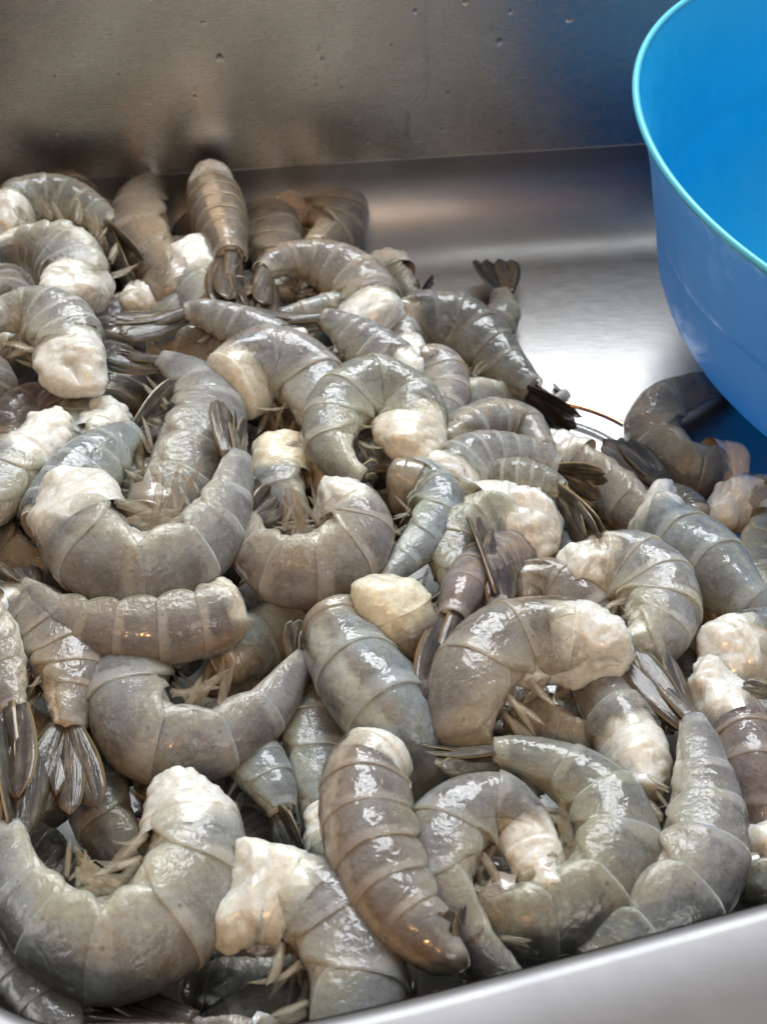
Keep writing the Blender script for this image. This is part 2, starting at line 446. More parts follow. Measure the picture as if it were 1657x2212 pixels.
def shrimp(label, pts, tail=None, lift=0, roll=0, m=.12, tone='grey', side=None, fan=.17, fr=42, warm=None, stripe=0.0, sw=1.0, legs=True,
           meat=None, taild=0.0, ve=1.24, group='raw headless shrimp heaped in the sink', rag=1.0, tl=None):
    seed = rng.random() * 50
    ctrl = []
    for p in pts:
        dz = (p[3] if len(p) > 3 else 0) * .001
        P, d = on_pile(p[0], p[1], lift * .001, dz)
        ctrl.append((*P, p[2] * (1.18 - .0016 * max(0, p[2] - 40)) * d / FOC))
    if tail is None and tl is None:      # the hidden hind body goes on, curling down into the heap
        C = np.array(ctrl); rm = C[:, 3].max()
        have = np.linalg.norm(np.diff(C[:, :3], axis=0), axis=1).sum()
        want = 8.2 * rm; stepl = rm * 1.15
        dirv = norm(C[-1, :3] - C[-2, :3]); prev = norm(C[-2, :3] - C[-3, :3]) if len(C) > 2 else dirv
        bend = (dirv - prev) * .6; bend /= max(1, np.linalg.norm(bend) / .5)
        m0 = m * have
        while have < want and len(ctrl) < 16:
            away = norm(C[-1, :3] - CAM)
            dirv = norm(dirv + bend * .8 + away * .45)
            np_ = C[-1, :3] + dirv * stepl
            rr_ = max(C[-1, 3] * .86, rm * .42)
            np_[2] = max(np_[2], rr_ * .9)
            C = np.vstack([C, [*np_, rr_]]); have += stepl; ctrl.append(tuple(C[-1]))
        m = max(.03, m0 / have)
    S = catmull(ctrl, 14)
    seg = np.r_[0, np.cumsum(np.linalg.norm(np.diff(S[:, :3], axis=0), axis=1))]
    Ltot = seg[-1]
    def at(s):
        s = np.clip(s, 0, 1) * Ltot
        return np.stack([np.interp(s, seg, S[:, k]) for k in range(4)], -1)
    ss = np.linspace(0, 1, 121)
    Q = at(ss); PP = Q[:, :3]
    T = norm(np.gradient(PP, axis=0))
    # smooth the tangents
    for _ in range(4): T[1:-1] = norm(T[:-2] + 2 * T[1:-1] + T[2:])
    Q = Q.copy(); tap = 1.05 - .20 * np.clip((ss - .45) / .5, 0, 1); Q[:, 3] *= tap; S = np.hstack([PP, Q[:, 3:4]]); 
    view = norm(CAM - PP)
    sd = norm(np.cross(T, view))
    curv = np.gradient(T, axis=0)
    if m < .085: rag *= .4
    if side is None: side = -1 if (curv * sd).sum() > 0 else 1
    sd = sd * side
    vp = norm(view - (view * T).sum(1, keepdims=True) * T)
    rl = np.linspace(*(roll if isinstance(roll, tuple) else (roll, roll)), len(ss)) * math.pi / 180
    D = norm(sd * np.cos(rl)[:, None] + vp * np.sin(rl)[:, None])
    W = np.cross(T, D)
    wf = .78 + .22 * np.abs(np.sin(rl))
    base = PP.mean(0); low = (PP[:, 2] - Q[:, 3]).min(); base = np.array([base[0], base[1], max(0.0, low)])
    root = bpy.data.objects.new('shrimp', None); col.objects.link(root)
    root.location = base; root.empty_display_size = .01
    tag(root, label, 'shrimp', group)
    tc = np.array(TONES[tone]); tc = tc * (1 + rng.uniform(-.06, .06))
    tc = (*tc, {'pink': .85, 'brown': .35, 'purple': .2}.get(tone, rng.choice((0, 0, .3)))) if warm is None else (*tc, warm)

    def frame(s):
        s = np.atleast_1d(np.asarray(s, float)); sc_ = np.clip(s, 0, 1)
        f = lambda A: np.stack([np.interp(sc_, ss, A[:, k]) for k in range(3)], -1)
        P = f(PP); t_, d_, w_ = norm(f(T)), norm(f(D)), norm(f(W))
        P = P + t_ * ((s - sc_) * Ltot)[:, None]
        return P, t_, d_, w_, np.interp(sc_, ss, Q[:, 3]), np.interp(sc_, ss, wf)

    def vext(s):
        return 1 + (ve - 1) * np.clip((1.0 - np.atleast_1d(s)) / .45, 0, 1) ** .8

    # ---- flesh inside, visible along the belly
    s_ = np.linspace(m * .6, 1.0, 26); na = 18
    P, t_, d_, w_, r_, wf_ = frame(s_)
    th = np.linspace(0, 2 * math.pi, na, endpoint=False)
    vent = np.where(np.cos(th) < -.2, .88, 1.0)
    VE = np.where(np.cos(th)[None, :] < 0, vext(s_)[:, None], 1.0)
    X = P[:, None] + (r_ * .80)[:, None, None] * (d_[:, None] * (np.cos(th) * vent * VE)[:, :, None] + w_[:, None] * (np.sin(th) * 1.0)[None, :, None] * wf_[:, None, None])
    X = X.reshape(-1, 3)
    nz = vnoise(X, 260, seed)
    X = X + np.repeat(P, na, 0) * 0 + norm(X - np.repeat(P, na, 0)) * (nz * .0012)[:, None]
    F = grid_faces(len(s_), na, True) + [tuple(range(na))[::-1], tuple((len(s_) - 1) * na + j for j in range(na))]
    link_mesh('body', X - base, F, M_BODY, root, np.zeros((len(X), 2)), color=tc)

    # ---- torn flesh at the head end
    r0 = float(r_[0]); cap = (.5 if m > .085 else .22) * float(np.interp(0, ss, Q[:, 3])) / Ltot
    nr, na = (20, 28) if group.startswith('buried') else (46, 56)
    s_ = np.linspace(-cap, m + .05, nr)
    P, t_, d_, w_, r_, wf_ = frame(s_)
    x = np.clip((s_ + cap) / (cap + .04), 0, 1)
    prof = np.clip(1 - (1 - x) ** 3.0, 0, 1) ** .5 * .97
    prof = np.where(s_ > m - .02, prof * .955, prof)
    th = np.linspace(0, 2 * math.pi, na, endpoint=False)
    X = P[:, None] + (r_ * prof)[:, None, None] * (d_[:, None] * (np.cos(th) * np.where(np.cos(th)[None, :] < 0, vext(s_)[:, None], 1.0))[:, :, None] + w_[:, None] * np.sin(th)[None, :, None] * wf_[:, None, None])
    X = X.reshape(-1, 3)
    rr = float(r_.mean())
    d = norm(X - np.repeat(P, na, 0) - np.repeat(t_, na, 0) * (.25 * rr))
    amp = np.repeat(np.clip((m + .02 - s_) / (m * .5 + .03), 0.05, 1), na)
    ph = rng.uniform(0, 6.28); ob = rng.uniform(.3, .9) * min(1, rag)
    fade = np.clip(1 - (s_ + cap) / (m + cap), 0, 1)
    X = X + (np.repeat(t_, na, 0) * (np.tile(np.cos(th - ph), nr) * np.repeat(fade, na) * ob * rr * np.repeat(prof, na))[:, None])
    n1 = vnoise(X, 1.0 / rr, seed); n2 = np.abs(vnoise(X, 1.9 / rr, seed + 3)) - .22; n3 = np.abs(vnoise(X, 4.4 / rr, seed + 9)) - .2; n4 = vnoise(X, 11 / rr, seed + 4)
    X = X + d * ((.30 * n1 + .17 * n2 + .07 * n3 + .02 * n4) * rr * amp * rag)[:, None]
    F = grid_faces(nr, na, True) + [tuple(range(na))[::-1]]
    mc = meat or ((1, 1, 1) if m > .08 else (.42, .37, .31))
    link_mesh('torn_meat', X - base, F, M_MEAT, root, np.zeros((len(X), 2)), color=mc)

    # ---- six overlapping shell segments
    fr_ = np.array([.13, .165, .17, .155, .14, .24]); fr_ = fr_ / fr_.sum() * (1 - m)
    b = m + np.r_[0, np.cumsum(fr_)]
    na = 31
    for i in range(6):
        a0, a1 = b[i], b[i + 1]; ov = fr_[i] * (.16 if i < 5 else .02)
        tt = np.r_[0, .04, np.linspace(.1, .9, 10), .96, 1.0, 1.0, .99]
        s_ = a0 + (a1 + ov - a0) * tt
        P, t_, d_, w_, r_, wf_ = frame(s_)
        if Ltot > rr * 3.5:
            Pa, Pb = P[1], P[-4]; w_s = (.48 * np.sin(np.clip(tt, 0, 1) * math.pi) ** .4)[:, None]
            P = P * (1 - w_s) + (Pa + (Pb - Pa) * tt[:, None]) * w_s
        k = 1.0 - .022 + .055 * tt + .022 * np.sin(tt * math.pi)
        k = k + .012 * np.exp(-((tt - .86) / .03) ** 2) - .012 * np.exp(-((tt - .78) / .04) ** 2)
        k[0] = .93; k[-3] = k[-4]; k[-2] = k[-4] - .02; k[-1] = .945
        lim = math.pi * (.60 + (.17 if i < 5 else .08) * np.sin(np.clip(tt, 0.02, .98) * math.pi) ** .55)
        q_ = np.linspace(-1, 1, na)
        th = lim[:, None] * q_[None, :]
        ek = np.ones(na); ek += .05 * np.clip((np.abs(q_) - .72) / .22, 0, 1) ** 1.5; ek[0] = ek[-1] = .945; ek[1] = ek[-2] = 1.02
        if i == 0:   # ragged front margin of the first segment
            jag = vnoise(np.stack([q_ * 3, q_ * 0, q_ * 0], -1), 1.7, seed + 5)
        kk = k[:, None] * ek[None, :]
        vent = np.where(np.cos(th) < -.1, 1 + .10 * (np.cos(th) + .1), 1.0)
        keel = 1 + (.035 if i >= 3 else .012) * np.exp(-(th / .16) ** 2)
        X = P[:, None] + (r_[:, None] * kk * keel)[:, :, None] * (d_[:, None] * (np.cos(th) * vent * np.where(np.cos(th) < 0, vext(s_)[:, None], 1.0))[:, :, None] + w_[:, None] * (np.sign(np.sin(th)) * np.abs(np.sin(th)) ** .8)[:, :, None] * wf_[:, None, None])
        if i == 0:
            sh = (1 - tt)[:, None] * jag[None, :] * fr_[0] * Ltot * .8
            X = X + t_[:, None] * sh[:, :, None]
        X = X.reshape(-1, 3)
        c = np.repeat(P, na, 0)
        n1 = vnoise(X, .75 / rr, seed + i * 2.0); n2 = vnoise(X, 2.4 / rr, seed + i)
        inner = np.ones((len(tt), na)); inner[0] = inner[-1] = 0; inner[:, 0] = inner[:, -1] = 0
        X = X + norm(X - c) * ((.045 * n1 + .022 * n2) * rr * inner.ravel())[:, None]
        uv = np.stack([np.repeat(tt, na), (th / math.pi).ravel()], -1)
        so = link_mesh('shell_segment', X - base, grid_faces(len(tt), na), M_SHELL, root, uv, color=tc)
        if i == 0: so['front'] = 1.0
        if stripe: so['stripe'] = stripe

    # ---- tail fan
    P, t_, d_, w_, r_, _ = frame([1.0]); P, t_, d_, w_, r6 = P[0], t_[0], d_[0], w_[0], float(r_[0])
    if tail is not None:
        tp, _d = on_pile(tail[0], tail[1], lift * .001, (tail[2] if len(tail) > 2 else 0) * .001)
        A = norm(tp - P); Lt = float(np.linalg.norm(tp - P))
    else:
        A = norm(t_ * .55 - vp[-1] * .8 - d_ * .25); Lt = r6 * 3.0
        Lt = min(Lt, .022)
    Wl = norm(w_ - A * (w_ @ A)); Dn = np.cross(Wl, A); Dn = Dn if Dn @ d_ > 0 else -Dn
    ca, sa = math.cos(R(fr)), math.sin(R(fr))
    Wl, Dn = Wl * ca + Dn * sa, Dn * ca - Wl * sa
    fc = np.array(tc[:3]) * (.5 if tone == 'dark' else 1.0)
    fw = min(max(r6 * .82, Lt * .16), Lt * .25)
    for k, (sgn, ang, ln, wd, hh) in enumerate(((1, 1.0, .96, 1.0, -.22), (-1, 1.0, .94, 1.0, -.22), (1, .45, 1.0, .9, -.06), (-1, .45, .98, .9, -.06))):
        a = sgn * ang * fan + rng.uniform(-.04, .04)
        Ad = norm(A * math.cos(a) + Wl * math.sin(a))
        Bd = norm(np.cross(Dn, Ad)); tw = sgn * rng.uniform(.15, .5)
        Bd2 = Bd * math.cos(tw) + Dn * math.sin(tw); Nd = norm(np.cross(Ad, Bd2))
        if Nd @ Dn < 0: Nd = -Nd
        bp = P - t_ * (r6 * .12) + Wl * (sgn * ang * r6 * .42) + Dn * (hh * r6)
        blade('tail_blade', bp - base, Ad, Bd2, Nd, Lt * ln, fw * wd, M_TAIL, root, fc, .42, rng.uniform(-.06, .08), .2)
    blade('tail_spike', P - t_ * (r6 * .2) + Dn * (r6 * .42) - base, norm(A - Dn * .10), Wl, Dn, Lt * .82, fw * .72, M_TAIL, root, fc, 1.1, -.04, .42, narrow=.85)

    # ---- swimming legs under segments 1 to 5
    if legs:
        lc = np.array(tc[:3]) * .9 + .1
        lean0 = rng.uniform(.2, .9)
        for i in range(5):
            sm = (b[i] + b[i + 1]) / 2
            P, t_, d_, w_, r_, wf_ = [v[0] for v in frame([sm])]
            for sgn in (1, -1):
                lean = lean0 + rng.uniform(-.2, .2)
                for h in range(2):
                    bp = P - d_ * (r_ * .74 * float(vext(sm)[0])) + w_ * (sgn * r_ * (.42 - .15 * h))
                    A = norm(-d_ * rng.uniform(.5, .8) + t_ * (lean + rng.uniform(-.35, .35)) + w_ * sgn * rng.uniform(-.3, .4))
                    B = norm(np.cross(A, w_ + d_ * rng.uniform(-.5, .5))); Nn = np.cross(A, B)
                    blade('swimming_leg', bp - base, A, B, Nn, r_ * rng.uniform(.6, 1.05) * min(sw, 1.25) * (1 - .12 * h), r_ * rng.uniform(.065, .12), M_LEG, root, lc, 1.0, rng.uniform(-.7, .7), .3, n=8, k=4, narrow=.6)
    return root
# ------------------------------------------------------------------ the sink
def smooth_closed(P, n):
    P = np.asarray(P, float); k = len(P); out = []
    for i in range(k):
        p0, p1, p2, p3 = P[i - 1], P[i], P[(i + 1) % k], P[(i + 2) % k]
        m = max(2, int(np.linalg.norm(p2 - p1) / n))
        for t in np.linspace(0, 1, m, endpoint=False):
            out.append(.5 * ((2 * p1) + (-p0 + p2) * t + (2 * p0 - 5 * p1 + 4 * p2 - p3) * t * t + (-p0 + 3 * p1 - 3 * p2 + p3) * t ** 3))
    return np.array(out)

RIM_Z = 0.155
def wall_y(x): return 0.632 + 0.12 * (x - .018) + 0.045
near = [(-.165, .235), (-.125, .180), (-.0885, .149), (-.05, .1405), (-.0265, .1435), (.0047, .1505), (.05, .163), (.094, .1755), (.16, .194), (.25, .219), (.36, .25), (.46, .285)]
near = [(x_ * .9516, y_ * .9516) for x_, y_ in near]
outline = near + [(.53, .34), (.56, .42), (.565, .52), (.56, .62), (.53, .70), (.48, wall_y(.48) - .006)] + \
    [(x, wall_y(x)) for x in (.42, .36, .28, .2, .12, .04, -.04, -.12, -.18)] + [(-.225, wall_y(-.225) - .004), (-.262, .615), (-.272, .57), (-.265, .48), (-.24, .38), (-.205, .30)]
O = smooth_closed(outline, .006)
def offset(P, d):                      # inward
    t = norm(np.roll(P, -3, 0) - np.roll(P, 3, 0))
    n = np.stack([-t[:, 1], t[:, 0]], -1)
    for _ in range(6): n = norm(np.roll(n, 1, 0) + n + np.roll(n, -1, 0))
    return P + n * d
area2 = (O[:, 0] * np.roll(O[:, 1], -1) - O[:, 1] * np.roll(O[:, 0], -1)).sum()
sgn_in = 1 if area2 > 0 else -1

sink = bpy.data.objects.new('steel_sink', None); col.objects.link(sink)
tag(sink, 'brushed stainless steel sink basin holding the shrimp heap and blue bowl', 'sink')
nO = len(O); cx = O.mean(0)
RC = .045
TAN = math.tan(R(8))
def lean_out(z):                       # the far walls lean outward towards the top
    w = np.clip((O[:, 1] - .42) / .2, 0, 1) * max(0, z - RC) * TAN
    t = norm(np.roll(O, -3, 0) - np.roll(O, 3, 0)); n = np.stack([-t[:, 1], t[:, 0]], -1) * -sgn_in
    return O + n * w[:, None]
V = []
zs = np.linspace(RC, RIM_Z, 9)
for z in zs: V += [(*p, z) for p in lean_out(z)]
link_mesh('side_wall', V, grid_faces(9, nO, True), M_WALL, sink)
V = []
for a in np.linspace(5, 90, 15):
    p = offset(O, sgn_in * RC * (1 - math.cos(R(a))))
    V += [(*q_, RC * (1 - math.sin(R(a))) + (RC * math.sin(R(5)) if a < 6 else 0)) for q_ in p]
last = offset(O, sgn_in * RC)
for f in (.9, .7, .45, .2, .02):
    V += [(*(cx + (q_ - cx) * f), 0.0) for q_ in last]
rows = len(V) // nO
link_mesh('basin', V, grid_faces(rows, nO, True) + [tuple((rows - 1) * nO + j for j in range(nO))], M_STEEL, sink)
TOP = lean_out(RIM_Z)
# rolled rim: up, over and out to a flat ledge
V = []
prof = [(-.0004, -.012), (-.0004, -.004)]
for a in np.linspace(0, 90, 7): prof.append((-.0004 + .006 * (1 - math.cos(R(a))), -.003 + .006 * math.sin(R(a))))
prof += [(.02, .0015), (.045, -.004), (.070, -.010), (.080, -.0125), (.083, -.016), (.083, -.026)]
for o_, z in prof:
    p = offset(TOP, -sgn_in * o_); V += [(*q_, RIM_Z + z) for q_ in p]
link_mesh('rim', V, grid_faces(len(prof), nO, True), M_RIM, sink)

# drain flange set in the floor
dc = on_plane(1170, 1060, .001)
V = []
M_RING_REFLECT = make_steel('reflection_tinted_steel', (.55, .33, .22), .20)  # steel with the warm bulbs' orange reflection put into its base colour
M_DRAIN = make_steel('drain_steel', (.40, .41, .43), .28)
def drain_part(name, prof, mat):
    V = []
    for r_, z in prof:
        for a in np.linspace(0, 2 * math.pi, 96, endpoint=False): V.append((dc[0] + r_ * math.cos(a), dc[1] + r_ * math.sin(a), .0030 + z))
    link_mesh(name, V, grid_faces(len(prof), 96, True), mat, sink)
drain_part('drain_ring', [(.0622, -.0028), (.0620, .0006), (.0612, .0014), (.0602, .0016), (.0592, .0012), (.0586, .0000)], M_RING_REFLECT)
drain_part('drain_dish', [(.0584, .0000), (.0560, -.0006), (.0520, -.0014), (.0490, -.0016), (.0484, -.0006), (.0474, -.0004), (.0466, -.0016), (.0440, -.0022), (.03, -.0024), (.001, -.0024)], M_DRAIN)

# ------------------------------------------------------------------ the blue bowl
bn = norm(np.array([.0887, -.0345, .9955])); bc = CAM + (np.array([.2586, .5076, .1536]) - CAM) * 1.05
ba = norm(np.cross([0, 1, 0], bn)); bb = np.cross(bn, ba)
bowl = bpy.data.objects.new('plastic_bowl', None); col.objects.link(bowl)
bowl.location = tuple(bc - bn * .132)
tag(bowl, 'large blue plastic bowl with pale rim leaning at right of the sink', 'bowl')
def lathe(name, prof, mat, seg=160):
    prof = [(r_ * 1.05, min(h * 1.05, .1315 if 'out' in name else .1295)) for r_, h in prof]
    V = []
    for r_, h in prof:
        for a in np.linspace(0, 2 * math.pi, seg, endpoint=False):
            V.append(bc + ba * (r_ * math.cos(a)) + bb * (r_ * math.sin(a)) - bn * h - np.array(bowl.location))
    return link_mesh(name, V, grid_faces(len(prof), seg, True), mat, bowl)
outer = [(.1590, .0010), (.1560, .006), (.1500, .018), (.1455, .030), (.1425, .040), (.1395, .050), (.1385, .0535), (.1368, .0553), (.1362, .057), (.1355, .062), (.1335, .070), (.1305, .080), (.1255, .090), (.118, .100), (.1085, .110), (.098, .120), (.0885, .130), (.0785, .1385), (.070, .1435), (.068, .150), (.065, .150), (.064, .146), (.001, .146)]
inner = [(.1565, .0010), (.1535, .006), (.1475, .018), (.143, .030), (.1395, .040), (.1368, .050), (.1342, .058), (.132, .066), (.1285, .077), (.122, .089), (.112, .102), (.100, .114), (.086, .126), (.070, .135), (.055, .140), (.03, .142), (.001, .142)]
lathe('bowl_outside', outer, M_TEAL)
lathe('bowl_inside', inner[::-1], M_BLUE)
lip = []
for a in np.linspace(0, 360, 13): lip.append((.1580 + .0015 * math.cos(R(a)), .0004 - .0015 * math.sin(R(a))))
lathe('bowl_rim', lip, M_BLUERIM)

